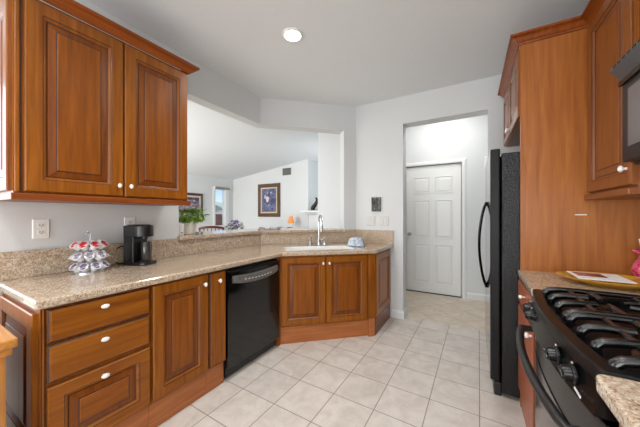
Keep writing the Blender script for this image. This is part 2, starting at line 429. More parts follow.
nrm = Vector((CB[0] - CA[0], CB[1] - CA[1])).normalized(); out = Vector((-nrm.y, nrm.x))    # towards the living room
th = .17


def P(k, d):
    q = Vector(CA) + (Vector(CB) - Vector(CA)) * k + out * d; return (q.x, q.y)


kj = .865                                          # right jamb of the sink opening
struct(MB().prism([(XL, 1.40), CA, P(kj, 0), P(kj, th), (XL - .13, 2.45 + .07), (XL - .13, 1.40)], 0, 1.05), 'wall_bar', paint)
struct(MB().prism([(XL, 1.40), CA, P(kj, 0), P(kj, th), (XL - .13, 2.45 + .07), (XL - .13, 1.40)], HB, 3.15), 'wall_bar_header', paint)
struct(MB().prism([P(kj, 0), CB, (-1.345, 3.47), P(kj, th)], 0, 3.2), 'wall_bar_post', paint)
OX0, OX1 = -.727, .154
struct(MB().prism([(-1.345, 0), (OX0, 0), (OX0, 2.40), (OX1, 2.40), (OX1, 0), (XR + .12, 0), (XR + .12, 3.2), (-1.345, 3.2)], 0, .17, M=Matrix(((1, 0, 0, 0), (0, 0, 1, YB), (0, 1, 0, 0), (0, 0, 0, 1)))), 'wall_back', paint)
struct(bx(XR, XR + .12, -3.4, YB, 0, 2.8), 'wall_right', paint)
# hall
HY = 4.59
mb = MB().box(-1.12, -.985, HY, HY + .14, 0, 3.05).box(-.985, -.115, HY, HY + .14, 2.10, 3.05).box(-.115, .25, HY, HY + .14, 0, 3.05).box(.25, 1.05, HY, HY + .14, 2.05, 3.05).box(1.05, 1.6, HY, HY + .14, 0, 3.05)
mb.box(-1.12, 1.6, HY + .14, HY + .16, 0, 3.05)  # added backing slab, blocks light leaking around the hall doors
struct(mb, 'wall_hall', paint)
struct(bx(-.985, -.115, HY, HY + .135, 0, .011), 'door_gap_shade', slot)  # black strip painting the shaded gap under the hall door
struct(bx(-1.12, -1.0, YB + .17, HY, 0, 3.05), 'wall_hall_left', paint)
struct(bx(1.5, 1.6, YB + .17, HY, 0, 3.05), 'wall_hall_right', paint)
# living room
struct(MB().box(-7.0, -6.86, .4, 5.37, 0, 2.5).box(-7.0, -6.86, 5.80, 7.1, 0, 2.5).box(-7.0, -6.86, 5.37, 5.80, 2.10, 2.5).box(-7.0, -6.86, 5.37, 5.80, 0, .95), 'wall_living_left', paint)
struct(bx(-6.86, -3.9, 6.1, 7.0, 0, 3.1), 'wall_living_far', paint)
struct(bx(-3.9, -1.12, 6.9, 7.04, 0, 3.4), 'wall_living_recess', paint)
struct(bx(-2.53, -1.12, 4.30, 4.42, 0, 3.4), 'wall_living_right', paint)
struct(bx(-7.0, -4.0, .28, .4, 0, 2.9), 'wall_living_near', paint)

# baseboards / casing
bbp = [(0, 0), (.016, 0), (.016, .075), (.010, .092), (.006, .10), (0, .10)]
struct(MB().sweep([(-.862, YB), (OX0, YB), (OX0, YB + .17)], bbp), 'baseboard_back', trim_p)
struct(MB().sweep([(-.06, HY), (.165, HY)], bbp), 'baseboard_hall', trim_p)
struct(MB().sweep([(OX1, YB + .17), (OX1, YB), (.20, YB)], bbp), 'baseboard_right', trim_p)


def casing(name, x0, x1, zt, y, w=.062):
    mb = MB()
    pr = [(0, 0), (0, -.012), (.012, -.018), (w - .02, -.018), (w, -.008), (w, 0)]
    rings = []
    for (cx, cz, mx_, mz_) in ((x0, 0, -1, 0), (x0, zt, -1, 1), (x1, zt, 1, 1), (x1, 0, 1, 0)):
        rings.append([mb._v((cx + mx_ * q, y + d, cz + mz_ * q), None) for q, d in pr])
    for a, b in zip(rings, rings[1:]):
        for i in range(len(pr)): mb._f([a[i], a[(i + 1) % len(pr)], b[(i + 1) % len(pr)], b[i]])
    mb._f(rings[0]); mb._f(rings[-1])
    return struct(mb, name, trim_p)


casing('trim_1', -.972, -.126, 2.09, HY)
casing('trim_2', .232, 1.05, 2.09, HY)


def six_panel_door(name, x0, x1, z1, y):
    w = x1 - x0
    d = struct(bx(x0, x1, y, y + .035, .012, z1), name, door_p)
    rows = [(.16, .80), (.90, 1.52), (1.63, 1.90)]
    for (a, b) in rows:
        for (u0, u1) in ((.14, .455), (.545, .86)):
            MB().rings(x0 + u0 * w, x0 + u1 * w, a, b, [(0, y, 0), (.0, y - .006, 0), (.006, y - .008, 0), (.014, y - .001, 1), (.024, y - .001, 1), (.045, y - .007, 0)]).build('raised_panel', [door_p, groove_p], d)
    return d


dh = six_panel_door('door_1', -.962, -.136, 2.08, HY + .02)
kb = MB().lathe([(.028, 0), (.028, .006), (.012, .012), (.012, .035), (.027, .045), (.030, .058), (.022, .068), (0, .070)], n=20, M=Matrix.Translation((-.90, HY + .02, .96)) @ Matrix.Rotation(R(90), 4, 'X'))
kb.build('door_knob', nickel, dh, smooth=True)
d2 = six_panel_door('door_2', .242, 1.04, 2.08, HY + .02)
kb = MB().lathe([(.028, 0), (.028, .006), (.012, .012), (.012, .035), (.027, .045), (.030, .058), (.022, .068), (0, .070)], n=20, M=Matrix.Translation((.98, HY + .02, .96)) @ Matrix.Rotation(R(90), 4, 'X'))
kb.build('door_knob', nickel, d2, smooth=True)

# living-room window
wf = MB().box(-6.99, -6.83, 5.31, 5.385, .89, 2.15).box(-6.99, -6.83, 5.775, 5.90, .89, 2.15).box(-6.97, -6.83, 5.37, 5.775, 2.08, 2.15).box(-6.97, -6.82, 5.31, 5.90, .87, .95)
wn = struct(wf, 'window_1', trim_p)
bx(-6.94, -6.93, 5.385, 5.775, .95, 2.08).build('window_pane', glass, wn)
# ------------------------------------------------------------------ outside the window
struct(bx(-170, -7.2, -60, 120, -6.2, -6.0), 'ground_outside', ground_m)
mb = MB(); G = 26; vs = {}
for i in range(G):
    for j in range(6):
        yy = 20 + i * 6; rr = j / 5
        hgt = (8.3 + 1.6 * math.sin(i * .7) + .9 * math.sin(i * 1.9)) * math.sin(rr * PI / 2)
        vs[i, j] = mb._v((-100 - rr * 22, yy, -6 + (hgt + 6) * rr ** .8), None)
for i in range(G - 1):
    for j in range(5): mb._f([vs[i, j], vs[i + 1, j], vs[i + 1, j + 1], vs[i, j + 1]])
struct(mb, 'hills_outside', hill_m, smooth='all')
for k, (yy, xx, w, h) in enumerate(((33, -47, 5, 1.5), (39, -52, 5, 1.9), (46, -56, 6, 1.2))):
    t = thing('house', ('pale house with grey roof seen at the left in the living room window', 'pale house with grey roof seen in the middle of the living room window', 'pale house with grey roof seen at the right in the living room window')[k], 'house', (xx, yy, -6))
    bx(-2.5, 2.5, -w / 2, w / 2, 0, 6.4 + h).build('wall', house_m, t)
    MB().prism([(-w / 2 - .3, 6.4 + h), (w / 2 + .3, 6.4 + h), (0, 7.6 + h)], -2.8, 2.8, M=Matrix(((0, 0, 1, 0), (1, 0, 0, 0), (0, 1, 0, 0), (0, 0, 0, 1)))).build('roof', roof_m, t)
t = thing('lattice_gate', 'red brown wooden gate standing outside the living room window', 'gate', (-7.9, 6.42, -.3))
mb = MB()
for i in range(7): mb.box(-.012, .012, -.48 + i * .14, -.42 + i * .14, 0, 1.62)
mb.box(-.03, -.012, -.60, .60, 0, 1.60)
mb.build('upright_slats', gate_w, t)
mb = MB()
for i in range(8): mb.box(.012, .03, -.45, .45, .04 + i * .20, .12 + i * .20)
mb.build('cross_slats', gate_w, t)
struct(bx(-9.5, -7.02, 4.5, 9, -6.0, -.3), 'terrace_outside', ground_m)
t = thing('roller_blind', 'taupe roller blind rolled up at the top of the living room window', 'blind', (-6.80, 5.62, 2.12))
mb = MB().tube([(0, -.28, 0), (0, .28, 0)], .035, 14); mb.build('roll', blind_m, t, smooth=True)
bx(-.02, .02, -.30, -.28, -.04, .05).build('bracket', white_pl, t); bx(-.02, .02, .28, .30, -.04, .05).build('bracket', white_pl, t)


# ------------------------------------------------------------------ cabinet helpers
def knob(parent, x, y, z, oval='x', M=None, s=.82):
    T = Matrix.Translation((x, y, z)) @ Matrix.Rotation(R(90), 4, 'X')
    T = (M @ T) if M else T
    ax, ay = (1.55, .95) if oval == 'x' else ((.95, 1.3) if oval == 'z' else (1, 1))
    mb = MB()
    mb.lathe([(.006 * s, -.002), (.006 * s, .010), (.012 * s, .014), (.0145 * s, .020), (.012 * s, .026), (.006 * s, .029), (0, .030)], n=18, M=T, sx=ax, sy=ay)
    return mb.build('knob', knob_m, parent, smooth=True)


def rp_door(parent, x0, x1, z0, z1, M=None, name='door', ws=(None, None), sw=.058, y=0., k=None):
    wv, wp = ws[0] or wood_v, ws[1] or wood_p
    wb = wood_b if wp in (wood_p, wood_ph) else wv
    d = MB().rings(x0, x1, z0, z1, [(0, y, 0), (0, y - .015, 0), (.005, y - .020, 0), (sw - .004, y - .020, 0), (sw, y - .017, 1), (sw + .005, y - .016, 0), (sw + .012, y - .010, 0), (sw + .016, y - .006, 1)], M).build(name, [wv, glaze], parent)
    i = sw + .016
    pw = min(x1 - x0, z1 - z0) - 2 * i
    bev = min(.036, pw * .22)
    MB().rings(x0 + i, x1 - i, z0 + i, z1 - i, [(0, y - .0055, 1), (.001, y - .0075, 1), (bev * .85, y - .014, 2), (bev, y - .0155, 1), (bev + .003, y - .018, 0)], M).build('raised_panel', [wp, glaze, wb], d)
    if k: knob(d, k[0], y - .019, k[1], k[2] if len(k) > 2 else 'z', M)
    return d


def slab(parent, x0, x1, z0, z1, m=None, M=None, name='drawer', k=True):
    d = MB().rings(x0, x1, z0, z1, [(0, 0, 0), (0, -.013, 0), (.006, -.017, 1), (.010, -.018, 0), (.014, -.020, 0)], M).build(name, [m or wood_h, glaze], parent)
    if k: knob(d, (x0 + x1) / 2 - .010, -.019, (z0 + z1) / 2 + (z1 - z0) * .24, 'x', M)
    return d


Y90 = Matrix.Rotation(R(-90), 4, 'Z')      # turns a front-facing panel to face local -x (left end)
FX = -1.625                                 # plane of the left run's face frames
BT = .872                                   # top of base cabinets

# --- drawer base at the left end (local x runs along world +Y)
t = thing('base_cabinet', 'wooden base cabinet with three drawers at the left end of the granite counter', 'base cabinet', (FX, .378, 0), R(90))
w = .452
bx(0, w, .0, .62, .17, BT).build('body', wood_v, t)
bx(.012, w, .018, .60, 0, .17).build('toe_board', toe_w, t)
mb = MB()
for q in (.003, .014): mb.box(q, q + .003, -.004, 0, .17, BT)
MB().lathe([(.0045, .17), (.0045, BT)], (.0095, -.001, 0), 12).build('corner_post', wood_v, t, smooth=True)
mb.build('corner_bead', [glaze], t)
slab(t, .019, .444, .712, .862); slab(t, .019, .444, .535, .700)
rp_door(t, .019, .444, .183, .515, name='drawer', ws=(wood_h, wood_ph), k=(.222, .474, 'x'))
ML = Matrix.Rotation(R(-90), 4, 'Z')
# left end panel: local frame facing -x ; panel x' runs along local -y .. 
MLp = Matrix.Translation((0, .62, 0)) @ ML
rp_door(t, .03, .59, .20, .845, M=MLp, name='end_panel', sw=.07)
# --- one-door base
t = thing('base_cabinet', 'wooden base cabinet with one raised-panel door right of the drawer bank', 'base cabinet', (FX, .832, 0), R(90))
bx(0, .383, 0, .62, .17, BT).build('body', wood_v, t)
bx(0, .383, .018, .60, 0, .17).build('toe_board', toe_w, t)
rp_door(t, .006, .376, .185, .862, k=(.342, .798, 'z'), sw=.062)
# --- narrow pull-out
t = thing('base_cabinet', 'narrow wooden pull-out cabinet with plain front left of the dishwasher', 'base cabinet', (FX, 1.217, 0), R(90))
bx(0, .150, 0, .62, .17, BT).build('body', wood_v, t)
bx(0, .150, .018, .60, 0, .17).build('toe_board', toe_w, t)
d = MB().rings(.006, .146, .185, .862, [(0, 0, 0), (0, -.013, 0), (.006, -.018, 1), (.010, -.020, 0)]).build('pull_out_front', [wood_v, glaze], t)
knob(d, .078, -.019, .798, 'z')

# --- dishwasher
t = thing('dishwasher', 'black built-in dishwasher under the counter between wooden cabinets', 'dishwasher', (FX, 1.378, 0), R(90))
w = .620
bx(.004, w - .004, .012, .58, .10, .855).build('body', blk_semi, t)
mb = bx(.0, w, -.018, .012, .10, .845); d = mb.build('door', blk_dw, t, bevel=.006)
bx(.01, w - .01, .02, .06, .02, .10).build('toe_panel', blk_semi, t)
# arched control strip
n = 22; mb = MB(); top = []; bot = []; topf = []; botf = []
for i in range(n + 1):
    u = i / n; x = .045 + u * (w - .08); sag = .030 * (1 - (2 * u - 1) ** 2)
    zt, zb = .800 - sag * .55, .752 - sag
    yo = -.030 - .012 * (1 - (2 * u - 1) ** 2)
    bulge = .5 if i in (0, n) else 1
    topf.append(mb._v((x, yo, (zt if bulge == 1 else zt - .012)), None)); botf.append(mb._v((x, yo - .004, (zb if bulge == 1 else zb + .014)), None))
    top.append(mb._v((x, -.017, zt + .006), None)); bot.append(mb._v((x, -.017, zb - .006), None))
for i in range(n):
    mb._f([topf[i], topf[i + 1], botf[i + 1], botf[i]]); mb._f([top[i], top[i + 1], topf[i + 1], topf[i]]); mb._f([botf[i], botf[i + 1], bot[i + 1], bot[i]])
mb._f([top[0], topf[0], botf[0], bot[0]]); mb._f([top[n], bot[n], botf[n], topf[n]])
cs = mb.build('control_strip', grey_strip, d, smooth=True)
mb = MB()
for i in range(9):
    u = .2 + i * .07; x = .045 + u * (w - .08); sag = .030 * (1 - (2 * u - 1) ** 2); yo = -.034 - .012 * (1 - (2 * u - 1) ** 2)
    mb.box(x, x + .018, yo - .0015, yo + .004, .773 - sag * .8, .780 - sag * .8)
mb.build('button_row', mark, cs)
bx(.02, w - .02, -.024, -.017, .828, .842).build('top_trim', blk_gloss, d, bevel=.003)

# --- diagonal sink cabinet
SQ = Vector((-1.625, 2.035)); SE = Vector((-.895, 2.695)); SA = math.atan2(SE.y - SQ.y, SE.x - SQ.x); SW = (SE - SQ).length
t = thing('sink_cabinet', 'wooden two-door sink cabinet set diagonally across the corner', 'base cabinet', (SQ.x, SQ.y, 0), SA)
MB().prism([(0, 0), (SW, 0), (SW - .03, .035), (SW - .30, .36), (.55, .60), (.12, .64), (-.02, .10)], .17, .66).build('body', wood_v, t)
bx(0, SW, -.001, .018, .17, BT).build('face_frame', wood_v, t)
bx(.0, SW, .012, .03, 0, .172).build('toe_board', toe_w, t)
bx(SW - .07, SW + .004, -.022, -.001, .19, BT - .004).build('filler_post', wood_v, t, bevel=.004)
bx(SW - .066, SW + .004, -.014, .012, 0, .19).build('toe_block', toe_w, t)
rp_door(t, .014, .452, .185, .858, k=(.425, .792, 'z'))
rp_door(t, .462, .900, .185, .858, k=(.489, .792, 'z'))
t2 = thing('corner_filler', 'narrow wooden filler strip between the dishwasher and the sink cabinet', 'filler strip', (FX, 2.004, 0), R(90))
bx(0, .03, 0, .04, .0, BT).build('strip', wood_v, t2)
# --- end panel of the peninsula
t = thing('base_cabinet', 'wooden end cabinet of the sink counter with a raised panel beside the white wall', 'base cabinet', (-.893, 2.705, 0), R(90))
bx(0, .583, .0, .02, .0, BT).build('body', veneer, t)
rp_door(t, .012, .572, .185, .858, name='side_panel', ws=(veneer, veneer), sw=.075)
bx(0, .583, -.012, 0, 0, .175).build('toe_board', veneer_rh, t)

# ------------------------------------------------------------------ granite
co = [(-2.262, .352), (-1.588, .352), (-1.588, 2.022), (-.856, 2.680), (-.838, 3.292), (-1.345, 3.292), (-2.262, 2.455)]
cs_, sn_ = math.cos(SA), math.sin(SA)


def dl(x, y): return (SQ.x + x * cs_ - y * sn_, SQ.y + x * sn_ + y * cs_)


hx0, hx1, hy0, hy1 = .075, .79, .095, .365
hole = [dl(hx0 + .05, hy0), dl(hx1 - .05, hy0), dl(hx1, hy0 + .05), dl(hx1, hy1 - .05), dl(hx1 - .05, hy1), dl(hx0 + .05, hy1), dl(hx0, hy1 - .05), dl(hx0, hy0 + .05)]
o = MB().prism_hole(co, hole, .874, .915).build('countertop', granite, bevel=.011, seg=3)
tag(o, 'long beige granite countertop over the left cabinets bending around the sink', 'countertop')
mb = MB()
mb.box(XL + .001, XL + .022, .352, 1.395, .916, 1.072)
ins = .022
mb.prism([(XL + .001, 1.396), (XL + ins, 1.396), (XL + ins, 2.45 - .009), (CB[0] + .008, CB[1] - ins), (-.842, YB - ins), (-.842, YB - .001), (CB[0], CB[1] - .001), (XL + .001, 2.45)], .916, 1.052)
mb.prism([(P(kj + .008, 0)[0] + .014, P(kj + .008, 0)[1] - .018), (CB[0] + .008, CB[1] - ins), (-.842, YB - ins), (-.842, YB - .001), (CB[0], CB[1] - .001), P(kj + .008, -.001)], 1.052, 1.085)
o = mb.build('backsplash', granite)
tag(o, 'beige granite backsplash strip along the wall above the counter', 'backsplash')
lo_ = .05; hi_ = .32
led = [(XL - .42, 1.385), (XL + lo_, 1.385), (XL + lo_, 2.43), P(kj - .012, -.045), P(kj - .012, .36), (XL - .42, 2.62)]
o = MB().prism(led, 1.053, 1.090).build('bar_ledge', granite, bevel=.009, seg=3)
tag(o, 'raised beige granite bar ledge on the half wall of the pass-through', 'bar ledge')

# ------------------------------------------------------------------ sink, faucet and things by it
t = thing('sink', 'white enamel sink basin set into the granite counter', 'sink', (SQ.x, SQ.y, .915), SA)


def rr(x0, x1, y0, y1, q, z, mb, n=5):
    v = []
    for cx, cy, a0 in ((x1 - q, y1 - q, 0), (x0 + q, y1 - q, 90), (x0 + q, y0 + q, 180), (x1 - q, y0 + q, 270)):
        for i in range(n + 1):
            a = R(a0 + 90 * i / n); v.append(mb._v((cx + q * math.cos(a), cy + q * math.sin(a), z), None))
    return v


mb = MB(); rg = []
for (g, z) in ((-.016, .0005), (-.016, .003), (-.012, .004), (.0, .004), (.008, .001), (.012, -.02), (.022, -.15), (.05, -.18)):
    rg.append(rr(hx0 + g, hx1 - g, hy0 + g, hy1 - g, .05, z, mb))
for a, b_ in zip(rg, rg[1:]):
    for i in range(len(a)): mb._f([a[i], a[(i + 1) % len(a)], b_[(i + 1) % len(a)], b_[i]])
mb._f(rg[-1])
mb.build('basin', sink_w, t, smooth=True)
MB().lathe([(.04, -.179), (.04, -.176), (.03, -.175), (0, -.177)], ((hx0 + hx1) / 2, (hy0 + hy1) / 2, 0), 20).build('drain', steel, t, smooth=True)
fx, fy = .478, .43
t = thing('faucet', 'chrome gooseneck kitchen faucet behind the sink', 'faucet', (*dl(fx, fy), .915), SA)
MB().lathe([(.030, 0), (.030, .012), (.024, .018), (.022, .055), (.019, .065), (.017, .075)], n=20).build('base', chrome, t, smooth=True)
pts = [(0, 0, .06), (0, 0, .25)] + [(0, -.075 + .075 * math.cos(R(a)), .285 + .075 * math.sin(R(a))) for a in range(0, 181, 15)] + [(0, -.151, .26), (0, -.152, .24)]
MB().tube(pts, .0105, 12).build('spout', chrome, t, smooth=True)
MB().tube([(0, -.152, .25), (0, -.155, .18)], [.014, .018], 14).build('spray_head', nickel, t, smooth=True)
MB().tube([(.018, 0, .06), (.045, 0, .075), (.075, -.01, .11)], [.008, .007, .005], 10).build('lever', chrome, t, smooth=True)
t = thing('soap_dispenser', 'chrome soap dispenser left of the faucet', 'soap dispenser', (*dl(.375, .43), .915), SA)
MB().lathe([(.024, 0), (.024, .008), (.022, .012), (.022, .060), (.013, .068), (.013, .085)], n=18).build('body', nickel, t, smooth=True)
MB().tube([(0, 0, .08), (0, -.004, .098), (0, -.045, .096)], .007, 10).build('pump_spout', chrome, t, smooth=True)
t = thing('air_gap', 'small chrome air gap cap right of the faucet', 'air gap cap', (*dl(.545, .43), .915), SA)
MB().lathe([(.022, 0), (.022, .006), (.017, .010), (.017, .045), (.012, .056), (0, .058)], n=18).build('cap', chrome, t, smooth=True)
# folded cloth
t = thing('dish_cloth', 'folded pale blue dish cloth on the counter right of the sink', 'dish cloth', (-1.165, 2.86, .915), R(15))
mb = MB(); n = 14
for lay in range(3):
    gr = {}
    for i in range(n + 1):
        for j in range(n + 1):
            u, v = i / n - .5, j / n - .5
            e_ = max(0, 1 - (abs(u) * 2) ** 8) * max(0, 1 - (abs(v) * 2) ** 8)
            z = .003 + lay * .026 + e_ * (.040 + .004 * math.sin(i * 1.0 + lay) + .004 * math.cos(j * 1.2 + lay * 2))
            gr[i, j] = mb._v(((u * (.195 - lay * .022) + .006 * math.sin(j + lay)), v * (.13 - lay * .02) + .006 * math.sin(i * 1.1), z), None)
    for i in range(n):
        for j in range(n): mb._f([gr[i, j], gr[i + 1, j], gr[i + 1, j + 1], gr[i, j + 1]])
o = mb.build('cloth', cloth_m, t, smooth='all'); md = o.modifiers.new('thickness', 'SOLIDIFY'); md.thickness = .004; md.offset = 1

# ------------------------------------------------------------------ left wall cabinet
t = thing('wall_cabinet', 'wooden two-door wall cabinet hanging over the coffee counter', 'wall cabinet', (-1.925, .357, 0), R(90))
bx(0, .898, 0, .338, 1.385, 2.385).build('body', wood_v, t)
mb = MB()
for q in (.022,): mb.box(q, q + .004, -.004, 0, 1.395, 2.37)
mb.build('corner_bead', glaze, t)
bx(.002, .020, -.010, 0, 1.392, 2.37).build('corner_post', wood_v, t, bevel=.004)
rp_door(t, .034, .458, 1.398, 2.368, k=(.430, 1.462, 'z'), sw=.066)
rp_door(t, .466, .890, 1.398, 2.368, k=(.494, 1.462, 'z'), sw=.066)
mb = MB().box(-.012, .912, -.026, .338, 1.355, 1.388); mb.build('bottom_rail', crown_w, t, bevel=.004)
rp_door(t, .02, .318, 1.40, 2.37, M=Matrix.Translation((0, .338, 0)) @ ML, name='end_panel', sw=.06, ws=(veneer_r, veneer_r))
CP = [(0, 0), (.008, 0), (.012, .008), (.020, .014), (.034, .034), (.046, .040), (.056, .042), (.056, .056), (0, .056)]
MB().sweep([(0, .338), (0, -.02), (.898, -.02), (.898, .338)], [(q, 2.378 + z * 1.0) for q, z in CP]).build('crown_moulding', crown_w, t)

# ------------------------------------------------------------------ pine cabinet bottom-left
t = thing('pine_cabinet', 'low knotty pine cabinet standing against the end of the kitchen counter', 'cabinet', (-1.560, -.76, 0), R(90))
w = 1.05
bx(0, w - .02, 0, .60, .0, .765).build('body', pine, t)
bx(-.02, w + .008, -.028, .62, .765, .800).build('top', pine_t, t, bevel=.006)
bx(-.01, w - .004, -.014, .61, .735, .765).build('cornice', pine_t, t, bevel=.005)
d = MB().rings(.55, .985, .06, .66, [(0, 0, 0), (0, -.016, 0), (.004, -.018, 0), (.06, -.018, 0), (.066, -.010, 0), (.09, -.010, 0)]).build('door', pine, t)
bx(.982, .998, -.024, -.002, .52, .60).build('hinge', rubber_m, d, bevel=.003)
bx(.982, .998, -.024, -.002, .12, .20).build('hinge', rubber_m, d, bevel=.003)
d = MB().rings(.04, .53, .06, .66, [(0, 0, 0), (0, -.016, 0), (.004, -.018, 0), (.06, -.018, 0), (.066, -.010, 0), (.09, -.010, 0)]).build('door', pine, t)


# ------------------------------------------------------------------ wall plates
def plate(name, label, cat, loc, rotz, kind, wd=.075, hg=.118, pm=None):
    pm = pm or (plate_m if kind != 'outlet' else white_pl)
    t = thing(name, label, cat, loc, rotz)
    MB().rings(-wd / 2, wd / 2, -hg / 2, hg / 2, [(0, 0, 0), (0, -.003, 0), (.004, -.006, 0)]).build('plate', pm, t)
    if kind == 'outlet':
        for zz in (-.021, .021):
            r = MB().rings(-.016, .016, zz - .014, zz + .014, [(0, -.006, 0), (0, -.0075, 0), (.002, -.008, 0)]).build('receptacle', white_pl, t)
            mb = MB().box(-.008, -.005, -.009, -.0075, zz - .004, zz + .007).box(.005, .008, -.009, -.0075, zz - .004, zz + .007).box(-.0025, .0025, -.009, -.0075, zz - .011, zz - .006)
            mb.build('slots', slot, r)
    elif kind == 'rocker':
        MB().rings(-.017, .017, -.033, .033, [(0, -.006, 0), (0, -.009, 0), (.003, -.010, 0)]).build('rocker', pm, t)
    else:
        for xx in (-.023, .023):
            MB().rings(xx - .016, xx + .016, -.033, .033, [(0, -.006, 0), (0, -.009, 0), (.003, -.010, 0)]).build('rocker', pm, t)
    return t


plate('wall_outlet', 'white double outlet on the wall left of the pod carousel', 'outlet', (XL + .001, .532, 1.196), R(90), 'outlet')
plate('wall_outlet', 'white outlet plate on the wall behind the black coffee maker', 'outlet', (XL + .001, 1.010, 1.205), R(90), 'outlet')
plate('light_switch', 'white double rocker switch plate below the dark plaque, left of two', 'light switch', (-1.138, YB - .001, 1.20), 0, 'double', .118)
plate('light_switch', 'white switch plate nearer the hall doorway, right of two', 'light switch', (-.965, YB - .001, 1.20), 0, 'double', .118)
t = thing('wall_plaque', 'small dark grey relief plaque on the white wall above the switches', 'plaque', (-1.062, YB - .001, 1.416))
MB().rings(-.062, .062, -.092, .092, [(0, 0, 0), (0, -.014, 0), (.003, -.016, 0), (.010, -.016, 0), (.013, -.011, 0)]).build('frame', plaque_m, t)
mb = MB().box(-.046, .046, -.017, -.0105, -.030, -.022)
for (a, b_, c, d_) in ((-.040, -.010, .0, .070), (-.004, .018, .01, .072), (.022, .042, -.010, .066), (-.035, .005, -.075, -.042), (.010, .042, -.072, -.040)):
    mb.rings(a, b_, c, d_, [(0, -.0105, 0), (.0, -.013, 0), (.005, -.017, 0)])
mb.build('relief', plaque_m, t)

# ------------------------------------------------------------------ pod carousel
CX, CY, CZZ = -2.13, .722, .915
t = thing('pod_carousel', 'chrome three-tier coffee pod carousel on the counter', 'pod carousel', (CX, CY, CZZ))
MB().lathe([(.083, 0), (.083, .006), (.074, .012), (.02, .015), (0, .015)], n=36).build('base', chrome, t, smooth=True)
MB().tube([(0, 0, .012), (0, 0, .240)] + [(0, -.012 + .012 * math.cos(R(a)), 0.243 + .014 * math.sin(R(a))) for a in range(0, 360, 30)], .0035, 8).build('pole', chrome, t, smooth=True)
pod0 = None
tiers = ((.040, lid_purple, 'white coffee pod with purple lid on the bottom tier of the carousel', 'bottom tier pods'), (.106, lid_grey, 'white coffee pod with grey violet lid on the middle tier of the carousel', 'middle tier pods'), (.174, lid_red, 'white coffee pod with red lid on the top tier of the carousel', 'top tier pods'))
podme = None
for ti, (zz, lm, lab, grp) in enumerate(tiers):
    rt = .080 if ti < 2 else .076
    MB().tube([((rt - .035) * math.cos(R(a)), (rt - .035) * math.sin(R(a)), zz - .012) for a in range(0, 361, 15)], .0025, 6).build('tier_ring', chrome, t, smooth=True)
    lidme = None
    for k_ in range(9):
        a = 2 * PI * k_ / 9 + ti * .33
        r = bpy.data.objects.new('coffee_pod', None); COL.objects.link(r); tag(r, lab, 'coffee pod', grp); r.empty_display_size = .03
        r.location = (CX + rt * math.cos(a), CY + rt * math.sin(a), CZZ + zz)
        # tilt the lid outwards and up
        r.rotation_euler = (Matrix.Rotation(a, 3, 'Z') @ Matrix.Rotation(R(48), 3, 'Y')).to_euler()
        if podme is None:
            o = MB().lathe([(.0, -.030), (.016, -.030), (.0175, -.026), (.0215, .006), (.0255, .008), (.0255, .0105), (.0, .0105)], n=20).build('cup', pod_w, r, smooth=True); podme = o.data
        else:
            o = bpy.data.objects.new('cup', podme); COL.objects.link(o); o.parent = r
        if lidme is None:
            o = MB().lathe([(.0, .0106), (.0222, .0106), (.0222, .0116), (.0, .0122)], n=20).build('lid', lm, r); lidme = o.data
        else:
            o = bpy.data.objects.new('lid', lidme); COL.objects.link(o); o.parent = r

# ------------------------------------------------------------------ coffee maker
t = thing('coffee_maker', 'slim black single-serve coffee maker on the counter beside the wall', 'coffee maker', (-2.12, 1.015, .915), R(112))
# local: front faces -y
MB().prism([(-.058, -.085), (.058, -.085), (.066, -.06), (.066, .075), (.05, .095), (-.05, .095), (-.066, .075), (-.066, -.06)], 0, .022).build('base', cof_m, t, bevel=.005)
MB().prism([(-.064, .0), (.064, .0), (.064, .075), (.05, .093), (-.05, .093), (-.064, .075)], .022, .215).build('body', cof_m, t, bevel=.004)
n = 20; hp = [(.066 * math.cos(R(a)), -.02 + .066 * math.sin(R(a))) for a in range(180, 361, 12)] + [(.066, .075), (.05, .095), (-.05, .095), (-.066, .075)]
MB().prism(hp, .205, .288).build('brew_head', cof_m, t, bevel=.006)
MB().prism([(x * .8, y * .8) for x, y in hp], .286, .294).build('lid', cof_m, t, bevel=.004)
MB().lathe([(.020, .19), (.020, .206)], (0, -.035, 0), 20).build('nozzle', blk_semi, t, smooth=True)
MB().lathe([(.0, .023), (.030, .023), (.034, .03), (.036, .165), (.034, .168), (.0, .168)], (.012, -.036, 0), 28).build('travel_mug', cof_s, t, smooth=True)
MB().lathe([(.045, .022), (.045, .026), (.0, .026)], (0, -.03, 0), 24).build('drip_tray', blk_semi, t)
MB().tube([(-.02, .094, .13), (-.03, .125, .137), (-.04, .155, .12), (-.045, .172, .07), (-.045, .165, .02), (-.04, .135, .008), (-.03, .09, .012)], .0045, 8).build('power_cord', blk_semi, t, smooth=True)

# ------------------------------------------------------------------ plant and cup on the ledge
LZ = 1.090
t = thing('potted_plant', 'bushy green plant with pale lavender flowers in a white pot on the bar ledge', 'plant', (-2.44, 1.605, LZ))
MB().lathe([(.0, 0), (.050, 0), (.060, .004), (.073, .06), (.072, .10), (.074, .105), (.074, .112), (.066, .112), (.06, .10), (0, .095)], n=28).build('pot', pot_m, t, smooth=True)
rnd = random.Random(5)


